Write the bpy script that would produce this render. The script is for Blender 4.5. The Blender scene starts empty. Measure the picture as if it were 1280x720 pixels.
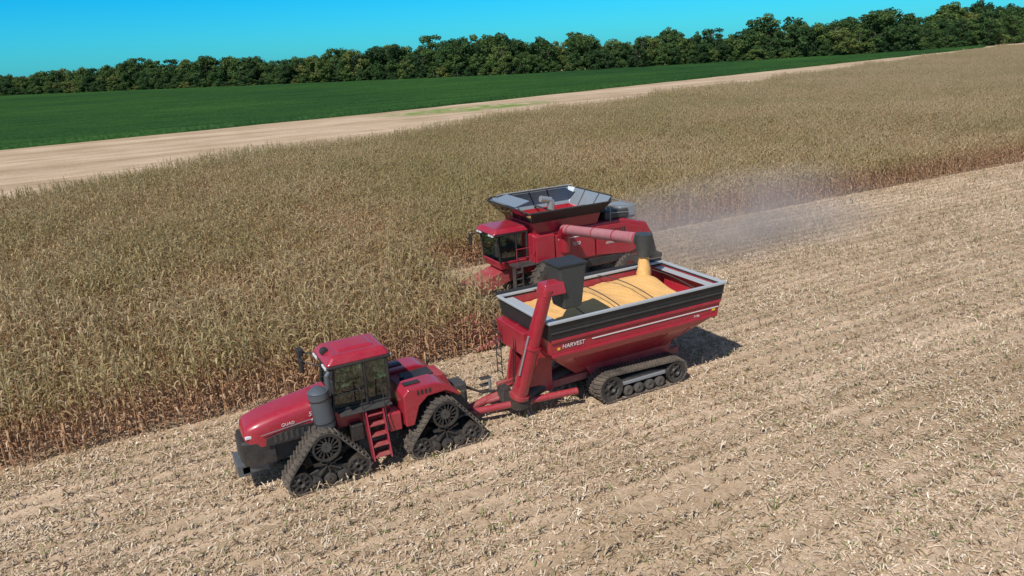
import bpy, math, random
import numpy as np
from mathutils import Vector, Matrix
random.seed(7); rng=np.random.default_rng(7)
R=random.random
def U(a,b): return a+(b-a)*random.random()
scene=bpy.context.scene
scene.view_settings.view_transform='Standard'
scene.view_settings.look='None'
scene.view_settings.exposure=0
# World axes: +X runs along the crop rows (away to the right), +Y across the rows, machines drive towards -X.

# ------------------------------------------------------------ materials
def newmat(name):
    m=bpy.data.materials.new(name); m.use_nodes=True
    nt=m.node_tree; nt.nodes.clear()
    out=nt.nodes.new('ShaderNodeOutputMaterial')
    return m,nt,out
def N(nt,t,**kw):
    n=nt.nodes.new(t)
    for k,v in kw.items(): setattr(n,k,v)
    return n
def ramp(nt,stops,fac=None,interp='LINEAR'):
    r=N(nt,'ShaderNodeValToRGB'); cr=r.color_ramp; cr.interpolation=interp
    while len(cr.elements)>1: cr.elements.remove(cr.elements[0])
    cr.elements[0].position=stops[0][0]; cr.elements[0].color=(*stops[0][1],1)
    for p,c in stops[1:]:
        e=cr.elements.new(p); e.color=(*c,1)
    if fac is not None: nt.links.new(fac,r.inputs[0])
    return r.outputs[0]
def mix(nt,a,b,f,mode='MIX'):
    m=N(nt,'ShaderNodeMix',data_type='RGBA',blend_type=mode)
    for s,v in ((m.inputs[0],f),(m.inputs[6],a),(m.inputs[7],b)):
        if isinstance(v,(int,float)): s.default_value=v
        elif isinstance(v,tuple): s.default_value=(*v,1)
        else: nt.links.new(v,s)
    return m.outputs[2]
def math_(nt,op,a,b=None,c=None,clamp=False):
    m=N(nt,'ShaderNodeMath',operation=op); m.use_clamp=clamp
    for i,v in enumerate((a,b,c)):
        if v is None: continue
        if isinstance(v,(int,float)): m.inputs[i].default_value=v
        else: nt.links.new(v,m.inputs[i])
    return m.outputs[0]
def noise(nt,vec,scale,detail=4,rough=.55):
    n=N(nt,'ShaderNodeTexNoise'); n.inputs['Scale'].default_value=scale
    n.inputs['Detail'].default_value=detail; n.inputs['Roughness'].default_value=rough
    if vec is not None: nt.links.new(vec,n.inputs['Vector'])
    return n.outputs[0]
def mapping(nt,vec,scale):
    m=N(nt,'ShaderNodeMapping'); m.inputs['Scale'].default_value=scale
    nt.links.new(vec,m.inputs[0]); return m.outputs[0]

def paint(name,col,rough=.4,metal=0,dust=.3,coat=0.0,bump=0.0,dustcol=(.34,.26,.19)):
    m,nt,out=newmat(name)
    b=N(nt,'ShaderNodeBsdfPrincipled'); nt.links.new(b.outputs[0],out.inputs[0])
    g=N(nt,'ShaderNodeNewGeometry')
    n1=noise(nt,g.outputs['Position'],1.7,6,.65)
    n2=noise(nt,g.outputs['Position'],14,4,.7)
    sep=N(nt,'ShaderNodeSeparateXYZ'); nt.links.new(g.outputs['Position'],sep.inputs[0])
    low=math_(nt,'MULTIPLY_ADD',sep.outputs[2],-.35,.75,clamp=True)   # more dust low down
    f=math_(nt,'MULTIPLY',n1,n2); f=math_(nt,'MULTIPLY_ADD',f,2.6,-.25,clamp=True)
    lw=math_(nt,'MULTIPLY_ADD',low,1.0,.35)
    f=math_(nt,'MULTIPLY',f,lw); f=math_(nt,'MULTIPLY',f,dust,clamp=True)
    nt.links.new(mix(nt,col,dustcol,f),b.inputs['Base Color'])
    rr=math_(nt,'MULTIPLY_ADD',f,.6,rough,clamp=True); nt.links.new(rr,b.inputs['Roughness'])
    b.inputs['Metallic'].default_value=metal
    b.inputs['Coat Weight'].default_value=coat; b.inputs['Coat Roughness'].default_value=.12
    if bump:
        bp=N(nt,'ShaderNodeBump'); bp.inputs['Strength'].default_value=bump; bp.inputs['Distance'].default_value=.02
        nt.links.new(n2,bp.inputs['Height']); nt.links.new(bp.outputs[0],b.inputs['Normal'])
    return m
RED=paint('red_paint',(.35,.003,.024),.32,0,.42,.6)
REDD=paint('red_paint_dusty',(.30,.006,.024),.5,0,.8,.1)
BLK=paint('black_plastic',(.014,.014,.016),.5,0,.3)
DARK=paint('dark_steel',(.04,.042,.045),.5,.2,.5)
RUB=paint('rubber',(.022,.022,.022),.75,0,.8,bump=.3)
GREY=paint('grey_metal',(.33,.35,.37),.4,.4,.3)
STEEL=paint('galvanised_rim',(.5,.53,.55),.4,.3,.25)
CAN=paint('canister_grey',(.10,.12,.14),.35,.3,.4)
WHITE=paint('decal_white',(.7,.66,.64),.5,0,.4)
YEL=paint('decal_yellow',(.8,.5,.03),.5,0,.1)
PINK=paint('dusty_red_tube',(.42,.10,.12),.55,0,1.6,dustcol=(.5,.4,.38))
TARP=paint('tarp_black',(.014,.015,.017),.55,0,.18,bump=.15)
CHUTE=paint('chute_rubber',(.03,.038,.04),.45,0,.3)
FLAP=paint('tank_flap_grey',(.27,.32,.37),.25,.3,.4)
LAMP=paint('lamp_lens',(.7,.72,.75),.1,0,.05)
def glassmat(name,tint):
    m,nt,out=newmat(name)
    t=N(nt,'ShaderNodeBsdfTransparent'); t.inputs[0].default_value=(*tint,1)
    g=N(nt,'ShaderNodeBsdfGlossy'); g.inputs[0].default_value=(.9,1,1,1); g.inputs['Roughness'].default_value=.04
    lw=N(nt,'ShaderNodeFresnel'); lw.inputs[0].default_value=1.6
    f=math_(nt,'MULTIPLY_ADD',lw.outputs[0],1.0,.06,clamp=True)
    mx=N(nt,'ShaderNodeMixShader'); nt.links.new(f,mx.inputs[0]); nt.links.new(t.outputs[0],mx.inputs[1]); nt.links.new(g.outputs[0],mx.inputs[2])
    nt.links.new(mx.outputs[0],out.inputs[0]); return m
GLASS=glassmat('cab_glass',(.3,.5,.44))
GLASS2=glassmat('tank_window',(.55,.68,.76))

# ------------------------------------------------------------ mesh helpers
def link(o,parent=None):
    scene.collection.objects.link(o)
    if parent: o.parent=parent
    return o
def empty(name,loc,rotz=0):
    e=bpy.data.objects.new(name,None); e.empty_display_size=.5; e.location=loc; e.rotation_euler=(0,0,rotz)
    return link(e)
def mk(name,verts,faces,mat,parent=None,bevel=0,seg=2,smooth=None):
    me=bpy.data.meshes.new(name); me.from_pydata([tuple(v) for v in verts],[],faces); me.update()
    me.materials.append(mat)
    o=bpy.data.objects.new(name,me); link(o,parent)
    if bevel:
        me.polygons.foreach_set('use_smooth',[True]*len(me.polygons))
        b=o.modifiers.new('bevel','BEVEL'); b.width=bevel; b.segments=seg; b.limit_method='ANGLE'; b.angle_limit=math.radians(30); b.harden_normals=True
    elif smooth is not None:
        me.polygons.foreach_set('use_smooth',[True]*len(me.polygons))
        me.set_sharp_from_angle(angle=math.radians(smooth))
    return o
HF=[(0,3,2,1),(4,5,6,7),(0,1,5,4),(1,2,6,5),(2,3,7,6),(3,0,4,7)]
def box(name,x0,x1,y0,y1,z0,z1,mat,parent,bevel=.02,seg=2):
    v=[(x0,y0,z0),(x1,y0,z0),(x1,y1,z0),(x0,y1,z0),(x0,y0,z1),(x1,y0,z1),(x1,y1,z1),(x0,y1,z1)]
    return mk(name,v,HF,mat,parent,bevel,seg)
def boxes(name,lst,mat,parent,bevel=0.0):
    V=[];F=[]
    for (x0,x1,y0,y1,z0,z1) in lst:
        k=len(V)
        V+=[(x0,y0,z0),(x1,y0,z0),(x1,y1,z0),(x0,y1,z0),(x0,y0,z1),(x1,y0,z1),(x1,y1,z1),(x0,y1,z1)]
        F+=[tuple(i+k for i in f) for f in HF]
    return mk(name,V,F,mat,parent,bevel)
def frus(name,b,t,mat,parent,bevel=.02,seg=2):
    (x0,x1,y0,y1,z0),(a0,a1,c0,c1,z1)=b,t
    v=[(x0,y0,z0),(x1,y0,z0),(x1,y1,z0),(x0,y1,z0),(a0,c0,z1),(a1,c0,z1),(a1,c1,z1),(a0,c1,z1)]
    return mk(name,v,HF,mat,parent,bevel,seg)
import bmesh
def prism(name,prof,y0,y1,mat,parent,bevel=.02,seg=2):
    n=len(prof)
    V=[(x,y0,z) for x,z in prof]+[(x,y1,z) for x,z in prof]
    F=[tuple(range(n)),tuple(range(2*n-1,n-1,-1))]+[(i,i+n,(i+1)%n+n,(i+1)%n) for i in range(n)]
    o=mk(name,V,F,mat,parent,bevel,seg)
    bm=bmesh.new(); bm.from_mesh(o.data); bmesh.ops.recalc_face_normals(bm,faces=bm.faces); bm.to_mesh(o.data); bm.free()
    return o
def loft(name,secs,mat,parent,smooth=40,cap=True):
    n=len(secs[0]); V=[p for s in secs for p in s]; F=[]
    for i in range(len(secs)-1):
        for j in range(n):
            a=i*n+j; b=i*n+(j+1)%n
            F.append((a,b,b+n,a+n))
    if cap:
        F.append(tuple(range(n-1,-1,-1))); F.append(tuple((len(secs)-1)*n+j for j in range(n)))
    return mk(name,V,F,mat,parent,0,2,smooth)
def tubes(name,lst,mat,parent,n=10):
    V=[];F=[]
    for t in lst:
        p=Vector(t[0]); q=Vector(t[1]); r0=t[2]; r1=t[3] if len(t)>3 else r0
        d=(q-p).normalized(); u=d.orthogonal().normalized(); w=d.cross(u); k=len(V)
        for c,r in ((p,r0),(q,r1)):
            for i in range(n):
                a=2*math.pi*i/n; V.append(c+u*math.cos(a)*r+w*math.sin(a)*r)
        F+=[(k+i,k+(i+1)%n,k+n+(i+1)%n,k+n+i) for i in range(n)]
        F+=[tuple(k+i for i in range(n-1,-1,-1)),tuple(k+n+i for i in range(n))]
    return mk(name,V,F,mat,parent,0,2,50)
def lathe(name,c,prof,mat,parent,n=36,smooth=35):
    m=len(prof); V=[];F=[]
    for i in range(n):
        a=2*math.pi*i/n
        for r,y in prof: V.append((c[0]+r*math.cos(a),c[1]+y,c[2]+r*math.sin(a)))
    for i in range(n):
        for j in range(m):
            F.append((i*m+j,i*m+(j+1)%m,((i+1)%n)*m+(j+1)%m,((i+1)%n)*m+j))
    return mk(name,V,F,mat,parent,0,2,smooth)
def spokes(name,c,r0,r1,n,wd,y0,y1,mat,parent,tw=0.0):
    V=[];F=[]
    for i in range(n):
        a=2*math.pi*i/n; a2=a+tw
        k=len(V)
        P=[]
        for (r,aa,h) in ((r0,a,wd*.7),(r1,a2,wd)):
            t=Vector((-math.sin(aa),0,math.cos(aa))); e=Vector((math.cos(aa),0,math.sin(aa)))
            P.append((e*r-t*h/2,e*r+t*h/2))
        for y in (y0,y1):
            for p in (P[0][0],P[1][0],P[1][1],P[0][1]):
                V.append((c[0]+p.x,c[1]+y,c[2]+p.z))
        F+=[tuple(q+k for q in f) for f in HF]
    return mk(name,V,F,mat,parent)
def text(name,body,size,loc,mat,parent,rot=(math.pi/2,0,0),shear=0.2,sx=1):
    c=bpy.data.curves.new(name,'FONT'); c.body=body; c.size=size; c.extrude=.003; c.shear=shear
    c.materials.append(mat); o=bpy.data.objects.new(name,c); o.location=loc; o.rotation_euler=rot; o.scale=(sx,1,1)
    return link(o,parent)
def hull2(pts):
    pts=sorted(set(pts))
    def half(ps):
        h=[]
        for p in ps:
            while len(h)>=2 and (h[-1][0]-h[-2][0])*(p[1]-h[-2][1])-(h[-1][1]-h[-2][1])*(p[0]-h[-2][0])<=0: h.pop()
            h.append(p)
        return h
    a=half(pts); b=half(pts[::-1]); return a[:-1]+b[:-1]
def track(parent,name,cx,yc,w,circ,lug=.15,lh=.05):
    pts=[]
    for (x,z,r) in circ:
        for i in range(60):
            a=2*math.pi*i/60; pts.append((round(cx+x+r*math.cos(a),5),round(z+r*math.sin(a),5)))
    h=hull2(pts); L=[0]
    for i in range(len(h)):
        a=h[i]; b=h[(i+1)%len(h)]; L.append(L[-1]+math.hypot(b[0]-a[0],b[1]-a[1]))
    T=L[-1]; n=int(round(T/lug))*2
    def at(s):
        s%=T
        for i in range(len(h)):
            if s<=L[i+1]:
                a=h[i]; b=h[(i+1)%len(h)]; f=(s-L[i])/max(1e-6,L[i+1]-L[i])
                return (a[0]+(b[0]-a[0])*f,a[1]+(b[1]-a[1])*f)
        return h[0]
    S=[]
    for i in range(n):
        p=at(T*i/n); q0=at(T*(i-.5)/n); q1=at(T*(i+.5)/n)
        tx,tz=q1[0]-q0[0],q1[1]-q0[1]; l=math.hypot(tx,tz) or 1; tx/=l;tz/=l
        S.append((p,(tx,tz),(tz,-tx)))
    y0=yc-w/2;y1=yc+w/2;th=.045
    V=[];F=[]
    for p,t,nn in S:
        o=(p[0]+nn[0]*th,p[1]+nn[1]*th)
        V+=[(p[0],y0,p[1]),(p[0],y1,p[1]),(o[0],y1,o[1]),(o[0],y0,o[1])]
    for i in range(n):
        j=(i+1)%n
        for k in range(4):
            F.append((i*4+k,i*4+(k+1)%4,j*4+(k+1)%4,j*4+k))
    for i in range(0,n,2):
        p,t,nn=S[i]
        for (ya,yb,sa,sb) in ((y0+.0,yc-.03,0,.09),(yc+.03,y1-.0,.09,0)):
            k=len(V)
            for hh in (th-.004,th+lh):
                for (y,s,e) in ((ya,sa,-.032),(ya,sa,.032),(yb,sb,.032),(yb,sb,-.032)):
                    if hh>th: e*=.75
                    V.append((p[0]+nn[0]*hh+t[0]*(s+e),y,p[1]+nn[1]*hh+t[1]*(s+e)))
            F+=[tuple(q+k for q in f) for f in HF]
    return mk(name,V,F,RUB,parent)
def tyre(parent,name,x,y,z,r,w,hub=RED):
    lathe(name,(x,y,z),[(r*.55,-w*.42),(r*.8,-w*.5),(r*.95,-w*.46),(r,-w*.3),(r,w*.3),(r*.95,w*.46),(r*.8,w*.5),(r*.55,w*.42)],RUB,parent,40)
    lathe(name+'_rim',(x,y,z),[(.02,-w*.2),(r*.5,-w*.25),(r*.57,-w*.42),(r*.57,w*.42),(r*.5,w*.25),(.02,w*.2)],hub,parent,30)
    V=[];F=[]
    n=22
    for i in range(n):
        for s in (-1,1):
            a=2*math.pi*(i+(.5 if s>0 else 0))/n; k=len(V)
            for rr in (r-.01,r+.05):
                for (yy,da) in ((0,-.03),(0,.03),(s*w*.5,.16),(s*w*.5,.1)):
                    V.append((x+rr*math.cos(a+da),y+yy,z+rr*math.sin(a+da)))
            F+=[tuple(q+k for q in f) for f in HF]
    mk(name+'_lugs',V,F,RUB,parent)

# ------------------------------------------------------------ TRACTOR
tr=empty('articulated_track_tractor',(5.85,21.6,0))
def hs(x,w,zb,zt,r=.22,nn=6):
    P=[(x,-w,zb),(x,-w*1.03,(zb+zt)/2)]
    for i in range(nn+1):
        a=math.pi-math.pi/2*i/nn; P.append((x,-w+r+r*math.cos(a),zt-r*.8+r*.8*math.sin(a)))
    for i in range(nn+1):
        a=math.pi/2-math.pi/2*i/nn; P.append((x,w-r+r*math.cos(a),zt-r*.8+r*.8*math.sin(a)))
    P+=[(x,w*1.03,(zb+zt)/2),(x,w,zb)]
    return P
loft('hood',[hs(-4.0,.36,1.72,1.84,.1),hs(-3.96,.5,1.62,1.97,.18),hs(-3.85,.58,1.5,2.08,.24),hs(-3.5,.64,1.42,2.2,.3),hs(-2.9,.66,1.4,2.33,.32),hs(-2.0,.68,1.4,2.45,.3),hs(-1.4,.70,1.4,2.52,.26)],RED,tr)
loft('front_grille',[hs(-4.12,.44,1.0,1.55,.1),hs(-4.08,.54,.9,1.66,.14),hs(-3.7,.62,.86,1.64,.14),hs(-3.2,.63,.86,1.44,.1)],BLK,tr)
boxes('grille_bars',[(-4.15,-4.05,-.42,.42,1.02+.1*i,1.05+.1*i) for i in range(6)],DARK,tr)
box('front_weight_bracket',-4.2,-3.4,-.5,.5,.62,.9,CAN,tr,.04)
boxes('suitcase_weights',[(-4.3,-3.95,-.5+.1*i,-.42+.1*i,.58,.95) for i in range(10)],CAN,tr,.015)
for s in (-1,1):
    boxes('headlamp',[(-3.97,-3.62,s*.575-.03,s*.575+.03,1.74,1.84)],LAMP,tr,.02)
    prism('hood_side_grille',[(-3.45,1.43),(-1.5,1.43),(-1.5,1.78),(-2.5,1.84),(-3.4,1.68)],s*.70-.015,s*.70+.015,BLK,tr,.008)
    boxes('hood_side_slats',[(-3.2+.16*i,-3.13+.16*i,s*.72-.01,s*.72+.01,1.5,1.74) for i in range(10)],DARK,tr)
    prism('hood_stripe',[(-3.55,1.80),(-1.6,1.95),(-1.6,1.98),(-3.55,1.82)],s*.705-.006,s*.705+.006,GREY,tr,0)
text('model_number','540',.2,(-2.15,-.715,2.04),WHITE,tr)
text('hood_lettering','QUAD',.13,(-2.95,-.70,1.93),WHITE,tr)
text('series_badge','4WD',.12,(-2.1,-.715,1.87),WHITE,tr)
box('front_frame',-3.6,-.3,-.42,.42,.75,1.4,DARK,tr,.03)
box('rear_frame',.35,3.0,-.42,.42,.75,1.4,DARK,tr,.03)
tubes('articulation_joint',[((0,0,.6),(0,0,1.5),.22),((-.4,0,.8),(.4,0,.8),.14),((-.4,0,1.3),(.4,0,1.3),.12),((-.5,-.35,1),(.6,-.4,1),.05),((-.5,.35,1),(.6,.4,1),.05)],DARK,tr)
# tracks
CF=[(0,1.28,.44),(-.86,.38,.33),(.86,.38,.33)]
for xx,nm in ((-1.9,'front'),(1.85,'rear')):
    for s in (-1,1):
        yc=s*1.13
        track(tr,nm+'_track_belt',xx,yc,.74,CF,.16,.055)
        for (dx,z,r) in CF[1:]:
            lathe('idler_wheel',(xx+dx,yc,z),[(.05,-.32),(.12,-.36),(.15,-.3),(r*.75,-.28),(r*.8,-.33),(r-.01,-.33),(r-.01,.33),(r*.8,.33),(r*.75,.28),(.05,.3)],BLK,tr,28)
            spokes('idler_spokes',(xx+dx,yc,z),.1,r*.8,8,.05,-.34,.34,BLK,tr)
        for dx in (-.42,0,.42):
            lathe('roller_wheel',(xx+dx,yc,.24),[(.03,-.33),(.12,-.33),(.19,-.3),(.19,.3),(.12,.33),(.03,.33)],BLK,tr,20)
        lathe('drive_sprocket',(xx,yc,1.28),[(.36,-.36),(.43,-.36),(.43,.36),(.36,.36)],BLK,tr,32)
        lathe('sprocket_hub',(xx,yc,1.28),[(.02,-.34),(.15,-.34),(.18,-.22),(.36,-.12),(.36,.12),(.18,.22),(.02,.3)],DARK,tr,24)
        spokes('sprocket_spokes',(xx,yc,1.28),.14,.42,14,.05,-.33,.33,BLK,tr,.35)
        prism('undercarriage_frame',[(xx-.86,.3),(xx+.86,.3),(xx+.86,.46),(xx+.25,.6),(xx+.14,1.2),(xx-.14,1.2),(xx-.25,.6),(xx-.86,.46)],yc-.2,yc+.2,BLK,tr,.03)
        spokes('frame_web',(xx,yc-.0,.72),.05,.42,7,.06,-.3,.3,BLK,tr,.3)
    tubes(nm+'_axle',[((xx,-1.0,1.22),(xx,1.0,1.22),.17)],DARK,tr)
# cab
frus('cab_base',(-1.35,.3,-.74,.74,1.4),(-1.42,.38,-.77,.77,1.98),RED,tr,.04)
box('cab_sill',-1.45,.4,-.79,.79,1.95,2.03,BLK,tr,.02)
frus('cab_glass',(-1.38,.34,-.73,.73,2.03),(-1.2,.32,-.75,.75,3.36),GLASS,tr,0)
P=[]
for s in (-1,1):
    P+=[((-1.42,s*.75,2.0),(-1.24,s*.77,3.38),.04),((-.35,s*.76,2.0),(-.35,s*.78,3.38),.045),((.37,s*.75,2.0),(.36,s*.77,3.38),.05)]
    P+=[((-1.38,s*.76,2.5),(-.35,s*.77,2.5),.018)]
tubes('cab_pillars',P,BLK,tr)
box('cab_roof_rim',-1.46,.5,-.84,.84,3.33,3.45,BLK,tr,.05,3)
frus('cab_roof',(-1.52,.52,-.88,.88,3.43),(-1.25,.36,-.7,.7,3.70),RED,tr,.11,5)
frus('roof_panel',(-1.05,.15,-.45,.45,3.69),(-.9,.05,-.35,.35,3.76),RED,tr,.04,3)
boxes('work_lights',[(-1.5,-1.44,y-.09,y+.09,3.33,3.41) for y in (-.65,-.42,.42,.65)]+[(.49,.54,y-.09,y+.09,3.33,3.41) for y in (-.65,.65)],LAMP,tr,.01)
box('seat_cushion',-.6,-.1,-.3,.3,2.15,2.35,BLK,tr,.06,3)
box('seat_backrest',-.15,.05,-.28,.28,2.3,3.0,BLK,tr,.06,3)
box('armrest_console',-.65,-.15,.32,.5,2.35,2.5,DARK,tr,.03)
tubes('steering_column',[((-1.1,0,2.0),(-.9,0,2.65),.05)],BLK,tr)
lathe('steering_wheel',(-.88,0,2.7),[(.19,-.015),(.22,-.015),(.22,.015),(.19,.015)],BLK,tr,20)
box('instrument_cluster',-1.3,-1.12,-.25,.25,2.0,2.5,BLK,tr,.04)
box('display_screen',-.95,-.9,.45,.68,2.5,2.75,DARK,tr,.01)
# mirrors
tubes('mirror_arms',[((-1.3,.78,3.3),(-1.75,1.3,3.3),.025),((-1.3,.78,2.9),(-1.75,1.3,2.95),.025),((-1.3,-.78,3.3),(-1.45,-1.2,3.25),.025)],BLK,tr)
boxes('mirrors',[(-1.84,-1.73,1.12,1.48,2.65,3.1),(-1.87,-1.7,1.12,1.45,3.2,3.44),(-1.5,-1.42,-1.33,-1.1,2.8,3.22)],BLK,tr,.03)
lathe('gps_dome',(-1.3,.0,3.66),[(.0,-.14),(.1,-.13),(.13,-.05),(.13,.05),(.1,.13),(0,.14)],BLK,tr,16)
# exhaust / aftertreatment
tubes('exhaust_canister',[((-1.72,-.9,1.7),(-1.84,-.94,2.85),.30),((-1.84,-.94,2.85),(-1.84,-.94,2.98),.30,.14),((-1.72,-.9,1.52),(-1.72,-.9,1.7),.16,.30)],CAN,tr,28)
tubes('exhaust_stack',[((-1.5,-.84,2.6),(-1.5,-.84,3.2),.08),((-1.5,-.84,3.2),(-1.4,-.84,3.32),.08,.075)],CAN,tr,16)
tubes('canister_bands',[((-1.735,-.9,1.85),(-1.74,-.9,1.9),.31),((-1.81,-.93,2.6),(-1.815,-.93,2.65),.31)],BLK,tr,24)
# access steps
boxes('access_steps',[(-.5,-.02,-1.5+.1*i,-1.12+.1*i,.5+.3*i,.54+.3*i) for i in range(5)],REDD,tr,.008)
for xx in (-.56,-.02):
    V=[(xx,-1.52,.42),(xx,-1.25,.42),(xx,-.8,1.62),(xx,-.8,1.95),(xx,-1.06,1.95),(xx+.04,-1.52,.42),(xx+.04,-1.25,.42),(xx+.04,-.8,1.62),(xx+.04,-.8,1.95),(xx+.04,-1.06,1.95)]
    mk('step_side',V,[(0,1,2,3,4),(9,8,7,6,5),(0,5,6,1),(1,6,7,2),(2,7,8,3),(3,8,9,4),(4,9,5,0)],RED,tr)
box('battery_box',.12,.55,-1.1,-.55,1.0,1.6,RED,tr,.04)
box('fuel_tank_front',-1.0,-.62,-1.0,-.45,.95,1.5,BLK,tr,.05)
tubes('handrails',[((-.62,-1.1,1.5),(-.62,-1.1,2.6),.018),((.05,-1.3,1.2),(.05,-1.0,2.7),.018),((.05,-1.0,2.7),(.05,-.82,2.7),.018),((-.62,-1.1,2.6),(-.62,-.8,2.7),.018)],BLK,tr)
box('platform',-1.3,.3,-1.12,-.80,1.92,1.97,DARK,tr,.01)
# rear fenders and deck
for s in (-1,1):
    y0,y1=(-1.28,-.44) if s<0 else (.44,1.28)
    prism('rear_fender',[(.62,1.1),(.6,2.12),(.78,2.32),(1.7,2.34),(2.05,2.2),(2.5,1.78),(2.48,1.68),(2.0,1.98),(1.4,1.95),(1.1,1.7),(.9,1.1)],y0,y1,RED,tr,.06,3)
    boxes('fender_lamp',[(2.42,2.52,s*1.1-.1,s*1.1+.1,1.68,1.78)],YEL,tr,.01)
    boxes('fender_vent',[(1.05+.13*i,1.12+.13*i,s*1.285-.006,s*1.285+.006,2.08,2.22) for i in range(4)],BLK,tr)
    boxes('fender_top_step',[(.75,1.3,s*.85-.12,s*.85+.12,2.335,2.36)],BLK,tr,.01)
frus('rear_deck',(.62,2.7,-.44,.44,1.4),(.7,2.3,-.44,.44,2.2),REDD,tr,.05)
box('rear_deck_recess',1.0,2.0,-.3,.3,2.19,2.26,BLK,tr,.03)
tubes('fuel_cap',[((.95,-.25,2.2),(.95,-.25,2.36),.08),((2.2,.8,2.2),(2.2,.8,2.8),.015)],BLK,tr)
box('rear_hitch',2.7,3.1,-.35,.35,.6,1.6,DARK,tr,.03)
box('drawbar',2.6,3.55,-.08,.08,.44,.54,DARK,tr,.02)
tubes('hydraulic_hoses',[((3.05,.1*i-.2,1.4),(3.7,.05*i-.1,1.0),.018) for i in range(5)]+[((3.7,.05*i-.1,1.0),(4.5,.03*i-.1,.85),.018) for i in range(5)],BLK,tr,6)

# ------------------------------------------------------------ GRAIN CART
ca=empty('tracked_grain_cart',(15.0,21.5,0))
X0,X1,YW=-3.62,3.55,1.68
def ring(x0,x1,y,z): return [(x0,-y,z),(x1,-y,z),(x1,y,z),(x0,y,z)]
def shell(name,rings,mat,parent,th,bottom=True):
    V=[p for r in rings for p in r]; F=[]
    for i in range(len(rings)-1):
        for j in range(4): F.append((i*4+j,i*4+(j+1)%4,i*4+4+(j+1)%4,i*4+4+j))
    if bottom: F.append((3,2,1,0))
    o=mk(name,V,F,mat,parent); m=o.modifiers.new('s','SOLIDIFY'); m.thickness=th; m.offset=-1; return o
shell('tank_body',[ring(-1.9,1.2,.45,.95),ring(-3.3,2.7,1.5,2.1),ring(X0+.05,X1-.12,YW-.02,2.42),ring(X0,X1,YW,2.95)],RED,ca,.05)
shell('tank_extension',[ring(X0-.02,X1+.02,YW+.02,2.95),ring(X0-.08,X1+.1,YW+.1,3.58)],TARP,ca,.04,False)
shell('extension_liner',[ring(X0+.03,X1-.03,YW-.03,2.95),ring(X0-.02,X1+.04,YW+.04,3.50)],REDD,ca,.01,False)
for s in (-1,1):
    box('side_rail',X0+.02,X1-.02,s*(YW+.03)-.03,s*(YW+.03)+.03,2.88,2.98,RED,ca,.015)
    box('side_stripe',X0+1.6,X1-.1,s*(YW+.012)-.01,s*(YW+.012)+.01,2.70,2.73,WHITE,ca,0)
    box('lower_rail',X0+.05,X1-.15,s*(YW-.0)-.035,s*(YW-.0)+.035,2.36,2.46,RED,ca,.015)
    boxes('extension_seam',[(X0,X1+.05,s*(YW+.075)-.02,s*(YW+.075)+.02,3.22,3.26)],DARK,ca)
    box('rim_side',X0-.12,X1+.14,s*(YW+.1)-.06,s*(YW+.1)+.06,3.56,3.65,STEEL,ca,.02)
for x in (X0-.08,X1+.1):
    box('rim_end',x-.06,x+.06,-YW-.03,YW+.03,3.555,3.645,STEEL,ca,.02)
box('front_rim_step',X0+.1,X0+.45,-YW,YW,3.47,3.51,STEEL,ca,.01)
box('rear_rim_step',X1-.35,X1-.02,-YW,YW,3.44,3.48,STEEL,ca,.01)
tubes('rolled_tarp',[((X0-.1,YW+.2,3.68),(X1+.1,YW+.2,3.68),.07)],TARP,ca,12)
L=[]
for bx in (-2.3,-.9,.5,2.3):
    pr=None
    for i in range(9):
        y=-YW+2*YW*i/8; z=3.63+.16*(1-(y/YW)**2)
        if pr: L.append((pr,(bx,y,z),.018))
        pr=(bx,y,z)
tubes('tarp_bows',L,DARK,ca,6)
text('side_lettering','HARVEST',.2,(-3.2,-YW-.012,2.62),WHITE,ca,sx=1.05)
text('model_lettering','1196',.13,(2.3,-YW-.012,2.5),WHITE,ca)
boxes('side_reflectors',[(X0+.25,X0+.35,-YW-.012,-YW+.0,2.6,2.68),(X1-.4,X1-.25,-YW-.012,-YW,2.6,2.68)],YEL,ca)
L=[]
for s in (-1,1):
    for bx in (-2.6,-1.3,0,1.3,2.3):
        L.append(((bx,s*1.47,2.08),(bx*.75,s*.75,1.32),.04))
tubes('tank_ribs',L,RED,ca,6)
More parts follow.
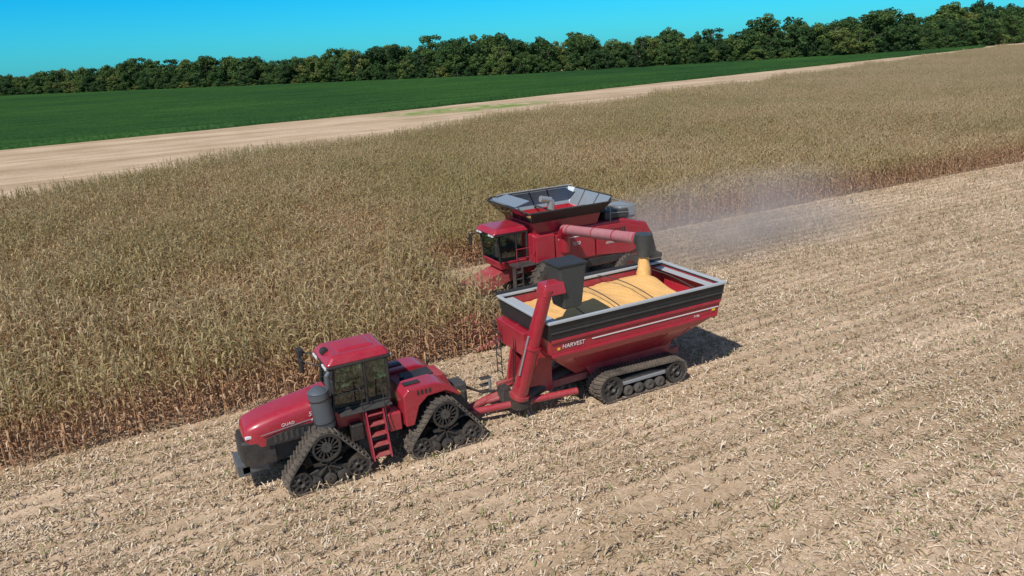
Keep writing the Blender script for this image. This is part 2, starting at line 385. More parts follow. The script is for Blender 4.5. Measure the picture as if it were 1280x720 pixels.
# grain
gv=[];gf=[];nx,ny=90,44
for i in range(nx+1):
    for j in range(ny+1):
        x=-3.5+6.95*i/nx; y=-1.62+3.24*j/ny
        z=3.33+.34*math.exp(-((x-1.75)**2/.8+(y-.6)**2/.9))+.17*math.exp(-((x-.5)**2/.3+(y-.2)**2/2.6))+.17*math.exp(-((x+.7)**2/.3+(y-.1)**2/2.6))+.16*math.exp(-((x+1.9)**2/.3+(y)**2/2.6))+.08*math.exp(-((x+2.9)**2/.2+y*y))
        z-=.1*(y/1.6)**2
        if x>2.15: z-= (x-2.15)*.8
        z+=.015*math.sin(x*7+y*2)*math.sin(y*5)+.008*math.sin(x*23+y*11)
        gv.append((x,y,z))
for i in range(nx):
    for j in range(ny):
        a=i*(ny+1)+j; gf.append((a,a+ny+1,a+ny+2,a+1))
def grainmat():
    m,nt,out=newmat('corn_grain'); b=N(nt,'ShaderNodeBsdfPrincipled'); nt.links.new(b.outputs[0],out.inputs[0])
    g=N(nt,'ShaderNodeNewGeometry')
    v=N(nt,'ShaderNodeTexVoronoi'); v.inputs['Scale'].default_value=45; nt.links.new(g.outputs['Position'],v.inputs['Vector'])
    n=noise(nt,g.outputs['Position'],2.5,4)
    c1=ramp(nt,[(0,(.66,.29,.06)),(.5,(.8,.43,.12)),(1,(.86,.58,.25))],v.outputs['Color'])
    c=mix(nt,c1,(.76,.48,.21),math_(nt,'MULTIPLY',n,.6))
    nt.links.new(c,b.inputs['Base Color']); b.inputs['Roughness'].default_value=.6
    bp=N(nt,'ShaderNodeBump'); bp.inputs['Distance'].default_value=.02; bp.inputs['Strength'].default_value=.6
    nt.links.new(v.outputs['Distance'],bp.inputs['Height']); nt.links.new(bp.outputs[0],b.inputs['Normal']); return m
GRAIN=grainmat()
mk('corn_load',gv,gf,GRAIN,ca,0,2,180)
# auger
A=Vector((-4.4,-.75,.8)); B=Vector((-3.80,-1.9,4.85))
D=(B-A)
tubes('auger_lower_tube',[(A,A+D*.52,.27,.25)],RED,ca,24)
tubes('auger_upper_tube',[(A+D*.5,B,.25,.2)],RED,ca,24)
tubes('auger_flange',[(A+D*.49,A+D*.51,.3),(A+D*.02,A+D*.05,.33)],RED,ca,24)
tubes('auger_fold_cylinder',[(A+D*.25+Vector((-.28,-.1,0)),A+D*.6+Vector((-.27,-.05,0)),.035)],GREY,ca,12)
tubes('auger_boot',[(A+Vector((.1,.1,-.25)),A+Vector((0,0,.15)),.36,.3),(A+Vector((0,.1,-.1)),(-1.9,0,1.05),.26)],BLK,ca,20)
frus('auger_head',(-3.98,-3.15,-2.05,-1.45,4.6),(-3.9,-3.2,-1.98,-1.5,5.0),RED,ca,.05)
frus('auger_spout',(-3.2,-2.5,-1.9,-1.15,4.0),(-3.4,-2.35,-2.0,-1.05,5.5),CHUTE,ca,.09,4)
boxes('spout_rim',[(-3.43,-2.32,-2.03,-1.02,5.45,5.51)],BLK,ca,.02)
prism('front_gusset',[(-4.35,.7),(-3.0,.7),(-3.0,1.9),(-3.55,2.9),(-3.75,2.9),(-4.2,1.3)],-.62,-.5,RED,ca,.01)
prism('front_gusset',[(-4.2,.7),(-3.0,.7),(-3.0,1.9),(-3.55,2.9),(-3.75,2.9),(-4.1,1.3)],.5,.62,RED,ca,.01)
box('front_panel',-3.98,-3.72,-.5,1.5,2.1,2.95,RED,ca,.03)
boxes('front_ladder',[(-4.12,-4.09,1.0,1.03,.9,2.9),(-4.12,-4.09,1.37,1.4,.9,2.9)]+[(-4.12,-4.08,1.0,1.4,1.0+.3*i,1.03+.3*i) for i in range(6)],DARK,ca)
tubes('hydraulic_lines',[((-4.1,.1,1.0),(-3.95,.1,2.8),.02),((-4.1,.2,1.0),(-3.95,.25,2.8),.02),((-4.2,-.2,1.0),(-4.05,-.9,3.0),.02)],BLK,ca,6)
# frame & drawbar
boxes('main_frame',[(-4.6,2.6,-.55,-.35,.72,.98),(-4.6,2.6,.35,.55,.72,.98),(-.9,-.6,-1.0,1.0,.75,.95),(1.0,1.3,-1.0,1.0,.75,.95)],REDD,ca,.02)
tubes('drawbar_tongue',[((-6.0,.05,.5),(-4.4,.02,.82),.13,.17),((-5.3,-.02,.62),(-4.0,-.45,.85),.09),((-5.3,.1,.62),(-4.0,.45,.85),.09)],REDD,ca,12)
tubes('long_side_tube',[((-5.9,-.25,.5),(-2.3,-1.1,.66),.12)],RED,ca,12)
box('hitch_clevis',-6.35,-5.95,-.1,.15,.42,.58,DARK,ca,.02)
tubes('jack_stand',[((-4.9,.42,.35),(-4.9,.42,1.2),.05)],GREY,ca)
boxes('tongue_steps',[(-5.2,-4.8,.45,.7,.7+.25*i,.73+.25*i) for i in range(3)],BLK,ca,.01)
frus('gearbox',(-4.9,-4.5,-.5,.1,.65),(-4.8,-4.5,-.4,.0,1.1),BLK,ca,.03)
for s in (-1,1):
    prism('tank_saddle',[(-1.5,.95),(1.9,.95),(2.3,1.9),(-2.1,1.9)],s*.72-.04,s*.72+.04,RED,ca,.01)
CT=[(-1.12,.56,.47),(1.72,.5,.42)]
for s in (-1,1):
    yc=s*1.1; w=.84
    track(ca,'cart_track_belt',0.0,yc,w,CT,.13,.04)
    for (x,z,r) in CT:
        xx=x
        lathe('track_wheel',(xx,yc,z),[(.05,-.3),(.14,-.42),(.17,-.34),(r*.55,-.30),(r*.72,-.38),(r-.01,-.4),(r-.01,.4),(r*.72,.38),(r*.55,.3),(.05,.3)],BLK,ca,30)
        spokes('wheel_spokes',(xx,yc,z),.12,r*.72,6,.08,-.37,.3,BLK,ca)
    for x in (-.45,.02,.49,.95):
        lathe('mid_roller',(x+.05,yc,.29),[(.03,-.4),(.12,-.42),(.2,-.38),(.2,.38),(.12,.4),(.03,.4)],DARK,ca,22)
    prism('track_beam',[(-1.0,.54),(1.7,.48),(1.4,.68),(.6,.8),(-.3,.8),(-.9,.72)],yc-.3,yc+.3,DARK,ca,.03)
    box('beam_cap',-.75,1.25,yc+s*.31-.05,yc+s*.31+.05,.54,.66,GREY,ca,.02)
    box('axle_block',-.1,.6,s*.3 if s>0 else s*.9,s*.9 if s>0 else s*.3,.62,1.05,REDD,ca,.02)
boxes('rear_lamps',[(X1-.1,X1-.04,-1.5,-1.3,2.2,2.3)],YEL,ca)

# ------------------------------------------------------------ COMBINE
co=empty('combine_harvester',(19.6,33.0,0))
prism('body_shell',[(-2.25,1.35),(-2.25,3.35),(3.1,3.4),(4.6,3.0),(5.0,2.3),(5.0,1.5),(3.6,1.15),(.8,1.15)],-1.5,1.5,RED,co,.1,3)
for s in (-1,1):
    y=s*1.56
    prism('side_panel_front',[(-1.0,1.7),(-1.1,3.15),(1.25,3.25),(1.3,1.75)],y-.05,y+.05,RED,co,.04,3)
    prism('side_panel_rear',[(1.38,1.75),(1.36,3.25),(3.1,3.2),(4.3,2.8),(4.5,1.9),(3.4,1.55)],y-.05,y+.05,RED,co,.04,3)
    prism('side_panel_black',[(-1.05,1.2),(-1.0,1.66),(3.3,1.6),(3.2,1.25)],y-.04,y+.04,BLK,co,.02)
    boxes('panel_vents',[(2.0+.15*i,2.08+.15*i,y+s*.055-.008,y+s*.055+.008,2.6,3.0) for i in range(8)],BLK,co)
    box('side_white_stripe',-.9,1.2,y+s*.055-.006,y+s*.055+.006,2.9,2.95,WHITE,co,0)
text('side_lettering','9250',.24,(-.1,-1.625,2.5),WHITE,co)
text('panel_lettering','AXIAL',.2,(1.9,-1.625,2.25),WHITE,co)
# cab
frus('cab_floor',(-3.75,-2.25,-.85,.85,1.7),(-3.85,-2.25,-.92,.92,2.1),RED,co,.05)
frus('cab_glass',(-3.8,-2.3,-.88,.88,2.1),(-3.92,-2.3,-.92,.92,3.45),GLASS,co,0)
P=[]
for s in (-1,1):
    P+=[((-3.8,s*.9,2.1),(-3.92,s*.94,3.45),.05),((-2.9,s*.92,2.1),(-2.9,s*.94,3.45),.04),((-2.3,s*.92,2.1),(-2.3,s*.94,3.45),.07)]
tubes('cab_pillars',P,BLK,co)
box('cab_back_wall',-2.36,-2.25,-.88,.88,2.1,3.45,BLK,co,.02)
box('cab_roof_rim',-4.1,-2.15,-1.0,1.0,3.41,3.53,BLK,co,.05,3)
frus('cab_roof',(-4.2,-2.1,-1.05,1.05,3.51),(-3.95,-2.2,-.9,.9,3.76),RED,co,.1,5)
box('seat',-3.2,-2.7,-.3,.3,2.2,2.6,BLK,co,.06); box('seat_back',-2.8,-2.65,-.28,.28,2.6,3.2,BLK,co,.05)
tubes('steering_column',[((-3.6,0,2.1),(-3.45,0,2.75),.05)],BLK,co)
boxes('cab_lights',[(-4.15,-4.08,y-.1,y+.1,3.41,3.5) for y in (-.8,-.5,.5,.8)],LAMP,co,.01)
tubes('mirror_arms',[((-3.95,-.95,3.3),(-4.25,-1.45,3.2),.025),((-3.95,.95,3.3),(-4.25,1.45,3.2),.025)],BLK,co)
boxes('mirrors',[(-4.3,-4.22,-1.6,-1.35,2.6,3.2),(-4.3,-4.22,1.35,1.6,2.6,3.2)],BLK,co,.03)
box('cab_side_platform',-3.4,-1.2,-1.75,-.95,1.92,1.98,DARK,co,.01)
tubes('platform_rails',[((-3.3,-1.72,1.95),(-3.3,-1.72,2.85),.02),((-2.4,-1.72,1.95),(-2.4,-1.72,2.85),.02),((-3.3,-1.72,2.85),(-2.4,-1.72,2.85),.02),((-3.3,-1.72,2.4),(-2.4,-1.72,2.4),.02)],RED,co,8)
box('front_shoulder',-2.2,-1.1,-1.66,-.98,1.9,3.3,RED,co,.08,3)
box('front_shoulder',-2.2,-1.1,.98,1.66,1.9,3.3,RED,co,.08,3)
boxes('ladder',[(-3.5,-3.1,-1.9,-1.6,.5+.3*i,.54+.3*i) for i in range(5)]+[(-3.52,-3.48,-1.9,-1.6,.5,1.95),(-3.12,-3.08,-1.9,-1.6,.5,1.95)],DARK,co)
# grain tank
shell('grain_tank',[ring(-2.1,1.5,1.4,3.3),ring(-2.25,1.7,1.5,3.95)],RED,co,.05)
def panel(name,pts,mat,th=.03):
    o=mk(name,pts,[(0,1,2,3)],mat,co); m=o.modifiers.new('s','SOLIDIFY'); m.thickness=th; m.offset=0; return o
zb,zt=3.93,4.72
a,b_,c_=-2.25,1.7,1.5; a2,b2,c2=-3.05,2.25,2.05
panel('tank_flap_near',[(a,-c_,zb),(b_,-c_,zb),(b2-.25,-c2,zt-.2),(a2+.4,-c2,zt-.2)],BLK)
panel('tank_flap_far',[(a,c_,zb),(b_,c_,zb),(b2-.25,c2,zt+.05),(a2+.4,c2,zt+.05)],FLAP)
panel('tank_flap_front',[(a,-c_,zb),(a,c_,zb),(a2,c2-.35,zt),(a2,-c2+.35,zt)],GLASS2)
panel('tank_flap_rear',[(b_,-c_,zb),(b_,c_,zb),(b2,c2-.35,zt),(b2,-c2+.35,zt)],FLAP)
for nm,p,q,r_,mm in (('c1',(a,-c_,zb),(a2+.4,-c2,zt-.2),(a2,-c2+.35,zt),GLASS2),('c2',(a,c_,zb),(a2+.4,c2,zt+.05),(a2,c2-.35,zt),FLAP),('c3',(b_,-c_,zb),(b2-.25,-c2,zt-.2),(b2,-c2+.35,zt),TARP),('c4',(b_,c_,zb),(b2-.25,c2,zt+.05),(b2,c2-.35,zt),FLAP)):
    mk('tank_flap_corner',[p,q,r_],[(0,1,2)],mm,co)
tubes('tank_flap_frames',[((a2,-c2+.35,zt),(a2,c2-.35,zt),.04),((a2+.4,-c2,zt-.2),(b2-.25,-c2,zt-.2),.04),((a2+.4,c2,zt+.05),(b2-.25,c2,zt+.05),.045),((b2,-c2+.35,zt),(b2,c2-.35,zt),.04),((a,-.5,zb),(a2,-.55,zt),.03),((a,.5,zb),(a2,.55,zt),.03),((a,-c_,zb),(a2,-c2+.35,zt),.03),((a,c_,zb),(a2,c2-.35,zt),.03),((a2,-c2+.35,zt),(a2+.4,-c2,zt-.2),.04),((a2,c2-.35,zt),(a2+.4,c2,zt+.05),.04)]
  +[((a+.95*k,c_-.02,zb),(a2+.4+1.1*k,c2-.03,zt+.05),.03) for k in range(1,4)]+[((b_-.02,y,zb),(b2-.03,y*1.1,zt),.03) for y in (-.6,.6)],BLK,co,8)
# folded cover lids lying back over the front and far flaps
panel('tank_lid',[(a2+.05,-1.2,zt+.06),(a2+.05,1.2,zt+.06),(a2+.85,1.2,zt+.26),(a2+.85,-1.2,zt+.26)],FLAP)
panel('tank_lid',[(a2+.6,c2-.1,zt+.1),(b2-.5,c2-.1,zt+.1),(b2-.5,c2-.85,zt+.3),(a2+.6,c2-.85,zt+.3)],STEEL)
tubes('fill_auger',[((-.3,0,3.5),(-.3,0,4.6),.18),((-.3,0,4.6),(-.9,0,4.75),.16)],GREY,co,14)
box('tank_crossbar',-2.3,1.75,-.05,.05,4.0,4.08,DARK,co,.01); box('tank_crossbar',-.5,-.4,-1.5,1.5,4.09,4.16,DARK,co,.01)
gm=[(-2.1,-1.4,3.6),(1.55,-1.4,3.6),(1.55,1.4,3.6),(-2.1,1.4,3.6),(-.3,0,3.95)]
mk('tank_grain',gm,[(0,1,4),(1,2,4),(2,3,4),(3,0,4)],GRAIN,co)
# engine deck
box('engine_cover',2.1,3.6,-1.3,.4,3.38,3.85,DARK,co,.08,3)
box('air_intake_screen',2.3,3.3,.5,1.45,3.38,4.1,GREY,co,.06)
box('cooling_box',3.1,4.1,-1.2,.2,3.3,3.95,GREY,co,.06)
tubes('exhaust_pipe',[((2.4,-.9,3.8),(2.4,-.9,4.3),.09),((2.4,-.9,4.3),(2.65,-.9,4.42),.09)],GREY,co,14)
tubes('deck_rails',[((2.3,-1.5,3.35),(2.3,-1.5,4.15),.02),((4.0,-1.5,3.1),(4.0,-1.5,4.0),.02),((2.3,-1.5,4.15),(4.0,-1.5,4.0),.02),((2.3,-1.5,3.8),(4.0,-1.5,3.65),.02),((4.0,-1.5,4.0),(4.0,1.5,4.0),.02),((4.0,1.5,3.1),(4.0,1.5,4.0),.02)],GREY,co,8)
frus('straw_hood',(4.6,5.6,-1.2,1.2,1.0),(4.6,5.1,-1.3,1.3,2.4),DARK,co,.06)
boxes('residue_spreader',[(5.2,5.9,-1.2,1.2,.8,1.05)],BLK,co,.03)
# unloading auger
S=Vector((-.65,-1.8,3.45)); E=Vector((-2.55,-10.7,4.95))
SD=(E-S)
tubes('unload_auger_elbow',[((-.5,-1.55,2.3),(-.6,-1.65,3.3),.3),((-.6,-1.65,3.2),S+SD*.05,.32,.27)],RED,co,24)
tubes('unload_auger_tube',[(S,S+SD*.98,.235)],PINK,co,28)
tubes('auger_bands',[(S+SD*f,S+SD*(f+.006),.26) for f in (.1,.45,.7,.93)],REDD,co,24)
Ep=S+SD*.99
tubes('auger_end_boot',[(S+SD*.95,Ep+SD.normalized()*.25,.27,.2),(Ep+Vector((0,0,.22)),Ep+Vector((0,0,-.62)),.33,.27)],CHUTE,co,20)
sx=Ep.x; sy=Ep.y
secs=[]
for k in range(9):
    f=k/8; z=Ep.z-.6-f*(Ep.z-.6-3.52); rr=.17+.12*f
    secs.append([(sx+rr*math.cos(2*math.pi*i/16)*(1+.12*math.sin(i*3+k*2)),sy+rr*math.sin(2*math.pi*i/16)*(1+.12*math.cos(i*5+k)),z) for i in range(16)])
loft('grain_stream',secs,GRAIN,co,180)
for s in (-1,1):
    tyre(co,'front_tyre',-1.6,s*1.95,1.02,1.02,.75)
    tyre(co,'rear_tyre',3.3,s*1.55,.75,.75,.55)
tubes('axles',[((-1.6,-1.8,1.0),(-1.6,1.8,1.0),.2),((3.3,-1.5,.75),(3.3,1.5,.75),.13)],DARK,co)
prism('feeder_house',[(-2.2,1.3),(-2.2,2.0),(-5.3,1.1),(-5.3,.4)],-.7,.7,REDD,co,.04)
box('header_back_frame',-5.6,-5.25,-6.0,6.0,.25,.9,REDD,co,.04)
box('header_top_beam',-5.65,-5.3,-6.0,6.0,.9,.98,DARK,co,.03)
tubes('header_cross_auger',[((-5.95,-5.9,.6),(-5.95,5.9,.6),.2)],DARK,co,18)
box('header_floor',-6.3,-5.6,-6.0,6.0,.22,.27,DARK,co,.01)
for i in range(17):
    y=-6.0+.75*i
    w=.16
    secs=[[(-6.1,y-w,.38),(-6.1,y+w,.38),(-6.1,y+w,.6),(-6.1,y+w*.5,.7),(-6.1,y-w*.5,.7),(-6.1,y-w,.6)],
          [(-6.9,y-w*.9,.25),(-6.9,y+w*.9,.25),(-6.9,y+w*.9,.42),(-6.9,y+w*.4,.5),(-6.9,y-w*.4,.5),(-6.9,y-w*.9,.42)],
          [(-7.7,y-.03,.08),(-7.7,y+.03,.08),(-7.7,y+.03,.12),(-7.7,y+.02,.14),(-7.7,y-.02,.14),(-7.7,y-.03,.12)]]
    loft('row_divider',secs,REDD,co,30)
for y in (-6.06,6.06):
    prism('header_end_shield',[(-6.9,.25),(-5.2,.25),(-5.2,.95),(-5.8,.95),(-6.9,.6)],y-.05,y+.05,REDD,co,.03)

# ------------------------------------------------------------ instancing helper
def scatter(name,pts,rots,scl,idx,coll):
    me=bpy.data.meshes.new(name); me.vertices.add(len(pts)); me.vertices.foreach_set('co',np.asarray(pts,dtype=np.float32).ravel())
    for an,ty,arr in (('rot','FLOAT_VECTOR',rots),('scl','FLOAT_VECTOR',scl),('idx','INT',idx)):
        at=me.attributes.new(an,ty,'POINT')
        at.data.foreach_set('vector' if ty=='FLOAT_VECTOR' else 'value',np.asarray(arr,dtype=np.float32 if ty!='INT' else np.int32).ravel())
    me.update()
    o=bpy.data.objects.new(name,me); link(o)
    ng=bpy.data.node_groups.new(name,'GeometryNodeTree')
    ng.interface.new_socket('Geometry',in_out='INPUT',socket_type='NodeSocketGeometry')
    ng.interface.new_socket('Geometry',in_out='OUTPUT',socket_type='NodeSocketGeometry')
    gi=ng.nodes.new('NodeGroupInput'); go=ng.nodes.new('NodeGroupOutput')
    ci=ng.nodes.new('GeometryNodeCollectionInfo'); ci.inputs['Collection'].default_value=coll
    ci.inputs['Separate Children'].default_value=True; ci.inputs['Reset Children'].default_value=True
    ip=ng.nodes.new('GeometryNodeInstanceOnPoints'); ip.inputs['Pick Instance'].default_value=True
    def attr(n,t):
        a=ng.nodes.new('GeometryNodeInputNamedAttribute'); a.data_type=t; a.inputs[0].default_value=n
        return [s for s in a.outputs if s.enabled and s.name=='Attribute'][0]
    L=ng.links.new
    L(gi.outputs[0],ip.inputs['Points']); L(ci.outputs[0],ip.inputs['Instance'])
    L(attr('idx','INT'),ip.inputs['Instance Index']); L(attr('rot','FLOAT_VECTOR'),ip.inputs['Rotation']); L(attr('scl','FLOAT_VECTOR'),ip.inputs['Scale'])
    L(ip.outputs[0],go.inputs[0])
    m=o.modifiers.new('scatter','NODES'); m.node_group=ng
    return o
def srcmesh(coll,name,V,F,mats,mi=None):
    me=bpy.data.meshes.new(name); me.from_pydata([tuple(v) for v in V],[],F); 
    for m in mats: me.materials.append(m)
    if mi is not None: me.polygons.foreach_set('material_index',mi)
    me.update(); o=bpy.data.objects.new(name,me); coll.objects.link(o); return o

# ------------------------------------------------------------ corn plants
def leafy(name,stops_top,stops_low,zlo,zhi,trans=.3,patch=None,nscale=.05):
    m,nt,out=newmat(name); g=N(nt,'ShaderNodeNewGeometry')
    rnd=g.outputs['Random Per Island']
    oi=N(nt,'ShaderNodeObjectInfo')
    r2=math_(nt,'FRACT',math_(nt,'ADD',rnd,math_(nt,'MULTIPLY',oi.outputs['Random'],7.3)))
    top=ramp(nt,stops_top,r2); low=ramp(nt,stops_low,r2)
    sep=N(nt,'ShaderNodeSeparateXYZ'); nt.links.new(g.outputs['Position'],sep.inputs[0])
    f=N(nt,'ShaderNodeMapRange'); f.inputs[1].default_value=zlo; f.inputs[2].default_value=zhi
    nt.links.new(sep.outputs[2],f.inputs[0])
    c=mix(nt,low,top,f.outputs[0])
    # dry straw-coloured tassels at the very top
    tf=N(nt,'ShaderNodeMapRange'); tf.inputs[1].default_value=2.1; tf.inputs[2].default_value=2.5; tf.inputs[4].default_value=.6; nt.links.new(sep.outputs[2],tf.inputs[0])
    c=mix(nt,c,(.55,.42,.24),tf.outputs[0])
    if patch:
        n=noise(nt,g.outputs['Position'],nscale,5,.6)
        k=N(nt,'ShaderNodeMapRange'); k.inputs[1].default_value=.4; k.inputs[2].default_value=.62; nt.links.new(n,k.inputs[0])
        c=mix(nt,c,mix(nt,c,patch,.45),math_(nt,'MULTIPLY',k.outputs[0],f.outputs[0]))
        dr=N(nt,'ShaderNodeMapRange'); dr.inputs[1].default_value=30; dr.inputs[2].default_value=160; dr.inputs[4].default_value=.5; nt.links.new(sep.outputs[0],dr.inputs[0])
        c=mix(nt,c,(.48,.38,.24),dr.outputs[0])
    d=N(nt,'ShaderNodeBsdfPrincipled'); d.inputs['Roughness'].default_value=.6; nt.links.new(c,d.inputs['Base Color'])
    d.inputs['Specular IOR Level'].default_value=.3
    t=N(nt,'ShaderNodeBsdfTranslucent'); nt.links.new(c,t.inputs[0])
    mx=N(nt,'ShaderNodeMixShader'); mx.inputs[0].default_value=trans
    nt.links.new(d.outputs[0],mx.inputs[1]); nt.links.new(t.outputs[0],mx.inputs[2]); nt.links.new(mx.outputs[0],out.inputs[0])
    return m
CORN=leafy('corn_leaf',[(0,(.15,.14,.045)),(.2,(.27,.21,.08)),(.4,(.42,.3,.14)),(.65,(.57,.42,.23)),(.85,(.72,.57,.36)),(1,(.26,.15,.07))],
                [(0,(.44,.25,.14)),(.4,(.58,.36,.21)),(.7,(.36,.18,.09)),(1,(.7,.5,.33))],.9,2.0,.3,(.22,.22,.06),.06)
cornc=bpy.data.collections.new('corn_plants')
def leaf(V,F,base,az,Ln,w,rise,droop,seg=4):
    d=Vector((math.cos(az),math.sin(az),0)); s=Vector((-d.y,d.x,0)); k=len(V); p=Vector(base); el=rise
    tw=U(-.5,.5)
    for i in range(seg+1):
        f=i/seg; ww=w*(1-.85*f**1.5)*(.7 if i==0 else 1)
        ss=(s*math.cos(tw*f)+Vector((0,0,1))*math.sin(tw*f))
        V.append(p-ss*ww/2); V.append(p+ss*ww/2)
        p=p+(d*math.cos(el)+Vector((0,0,1))*math.sin(el))*(Ln/seg); el-=droop/seg
    for i in range(seg): F.append((k+2*i,k+2*i+1,k+2*i+3,k+2*i+2))
SEG=1.5
for v in range(8):
    V=[];F=[]
    for k in range(8):
        if R()<.06: continue
        px=(k+.5)*SEG/8-SEG/2+U(-.04,.04); py=U(-.05,.05); H=U(1.95,2.6); lean=Vector((U(-.11,.11),U(-.11,.11),1))
        def at(z): return Vector((px,py,0))+lean*z
        b=len(V)
        for zz,r in ((0,.021),(H*.5,.017),(H,.007)):
            c=at(zz)
            for i in range(4): V.append(c+Vector((r*math.cos(i*math.pi/2),r*math.sin(i*math.pi/2),0)))
        for q in range(2):
            for i in range(4): F.append((b+q*4+i,b+q*4+(i+1)%4,b+q*4+4+(i+1)%4,b+q*4+4+i))
        az=U(0,6.28)
        nl=random.randint(10,12)
        for i in range(nl):
            z=.25+(H-.4)*i/(nl-1)
            az+=math.pi+U(-.6,.6)
            low=z<1.0
            leaf(V,F,at(z),az,U(.35,.6) if low else U(.45,.75),U(.045,.09),U(.1,.8) if low else U(.5,1.25),U(1.8,3.2) if low else U(1.8,3.4))
        for i in range(6):
            leaf(V,F,at(H-.02),U(0,6.28),U(.18,.34),.024,U(.8,1.5),U(0,.7),2)
        za=U(.9,1.2); aa=U(0,6.28); d=Vector((math.cos(aa),math.sin(aa),0)); p=at(za)+d*.04; q=p+d*.12+Vector((0,0,U(-.22,.1)))
        b=len(V); s=Vector((-d.y,d.x,0))*.035; up=Vector((0,0,.035))
        V+= [p-s,p+up,p+s,p-up,q-s*.4,q+up*.4,q+s*.4,q-up*.4]; F+=[tuple(t+b for t in f) for f in HF]
    srcmesh(cornc,'corn_row_%d'%v,V,F,[CORN])
def far_edge(x):
    if x<52: return 83.4+.424*(x+9.5)
    return 109.4+.326*(x-51.8)
pts=[]
row=.762; y=27.0; 
while y<215:
    x=-32+U(0,1)
    while x<352:
        lo=27.0-.01 if x<12.4 else 39.1
        lo2=.615*(x-68)+37-24
        if y>=max(lo,lo2) and y<far_edge(x)+1.5*math.sin(x*.13): pts.append((x+U(-.1,.1),y+U(-.06,.06),0))
        x+=SEG*(1.0 if y<120 else 1.25)
    if y<39: pts.append((13.05+U(-.15,.2),y,0))
    y+=row if y<110 else row*1.35
n=len(pts); print('corn segments',n)
pa=np.array(pts)
rot=np.zeros((n,3)); rot[:,2]=rng.choice([0,math.pi],n)+rng.normal(0,.05,n); rot[:,0]=rng.normal(0,.05,n)
big=.06*np.sin(pa[:,0]*.11+pa[:,1]*.07)+.04*np.sin(pa[:,0]*.31-pa[:,1]*.23)
sc=np.ones((n,3)); sc[:,2]=rng.normal(1.0,.085,n)+big; sc[:,1]=rng.uniform(.9,1.15,n); far=pa[:,1]>110; sc[far,1]*=1.35; sc[far,0]*=1.2
scatter('corn_field',pa,rot,sc,rng.integers(0,8,n),cornc)

# ------------------------------------------------------------ residue
def resmat():
    m,nt,out=newmat('corn_residue'); g=N(nt,'ShaderNodeNewGeometry'); oi=N(nt,'ShaderNodeObjectInfo')
    r2=math_(nt,'FRACT',math_(nt,'ADD',g.outputs['Random Per Island'],math_(nt,'MULTIPLY',oi.outputs['Random'],3.7)))
    c=ramp(nt,[(0,(.18,.11,.06)),(.15,(.36,.25,.155)),(.4,(.54,.42,.29)),(.7,(.67,.55,.41)),(.92,(.8,.7,.57)),(.94,(.15,.2,.05)),(1,(.26,.28,.1))],r2)
    n=noise(nt,mapping(nt,g.outputs['Position'],(.25,1,1)),.6,5,.65)
    c=mix(nt,c,ramp(nt,[(.35,(.72,.68,.62)),(.65,(1.12,1.1,1.08))],n),.9,'MULTIPLY')
    b=N(nt,'ShaderNodeBsdfPrincipled'); b.inputs['Roughness'].default_value=.75; b.inputs['Specular IOR Level'].default_value=.15
    nt.links.new(c,b.inputs['Base Color']); nt.links.new(b.outputs[0],out.inputs[0]); return m
RES=resmat()
resc=bpy.data.collections.new('residue_patches')
for v in range(10):
    V=[];F=[]
    dens=(190,230,150,260,110,210,170,90,240,130)[v]
    for k in range(dens):
        cx,cy=U(-.85,.85),U(-.85,.85); a=U(0,6.28); t=R()
        if t<.22: Ln,w=U(.08,.26),U(.02,.05)
        elif t<.36: Ln,w=U(.12,.42),U(.012,.02)
        else: Ln,w=U(.025,.09),U(.02,.05)
        z=U(.006,.035); d=Vector((math.cos(a),math.sin(a),0)); s=Vector((-d.y,d.x,U(-.5,.5))).normalized()
        til=U(-.2,.2) if R()<.8 else U(-1.,1.); e=Vector((d.x,d.y,til)).normalized()
        p=Vector((cx,cy,z+abs(til)*Ln*.5)); bend=Vector((0,0,U(0,.03)))
        b=len(V)
        V+=[p-e*Ln/2-s*w*.35,p-e*Ln/2+s*w*.35,p-s*w/2+bend,p+s*w/2+bend,p+e*Ln/2-s*w*.2-bend*.3,p+e*Ln/2+s*w*.2]
        F+=[(b,b+1,b+3,b+2),(b+2,b+3,b+5,b+4)]
    srcmesh(resc,'residue_%d'%v,V,F,[RES])
def inview(x,y,m): 
    lb=20.6-(x+4.4)*.62 if x<16.5 else 7.65+(x-16.5)*.57
    return y>lb-m
pts=[]
x=-16
while x<84:
    y=3
    while y<39.5:
        hi=27.4 if x<12 else 39.6
        yy=y+U(-.5,.5); xx=x+U(-.5,.5)
        wt=.78+.18*math.sin(2*math.pi*yy/3.05+.6*math.sin(x*.12))
        if xx>17 and (abs(yy-20.4)<.5 or abs(yy-22.6)<.5): wt=.25     # pressed track prints behind the cart
        if inview(x,y,3.5) and y<hi and R()<wt: pts.append((xx,yy,0))
        y+=.95
    x+=.95
pa=np.array(pts); n=len(pa); print('residue',n); rot=np.zeros((n,3)); rot[:,2]=rng.uniform(0,6.28,n); sc=np.repeat(rng.uniform(.8,1.2,(n,1)),3,1)
scatter('corn_residue',pa,rot,sc,rng.integers(0,10,n),resc)
stc=bpy.data.collections.new('stub_rows')
for v in range(5):
    V=[];F=[]
    for k in range(11):
        if R()<.2: continue
        px=(k+.5)*2/11-1+U(-.05,.05); py=U(-.06,.06); H=U(.08,.32); lx,ly=U(-.7,.7),U(-.5,.5); r=U(.012,.018); b=len(V)
        for zz in (0,H):
            for i in range(5): V.append((px+lx*zz+r*math.cos(i*1.257),py+ly*zz+r*math.sin(i*1.257),zz))
        F+=[(b+i,b+(i+1)%5,b+5+(i+1)%5,b+5+i) for i in range(5)]; F.append(tuple(b+5+i for i in range(5)))
        for q in range(random.randint(2,4)): leaf(V,F,(px+lx*H*.6,py,H*.6),U(0,6.28),U(.1,.28),.04,U(0,1),U(1,2.5),3)
    srcmesh(stc,'stubs_%d'%v,V,F,[RES])
pts=[]; y=27-.762*31
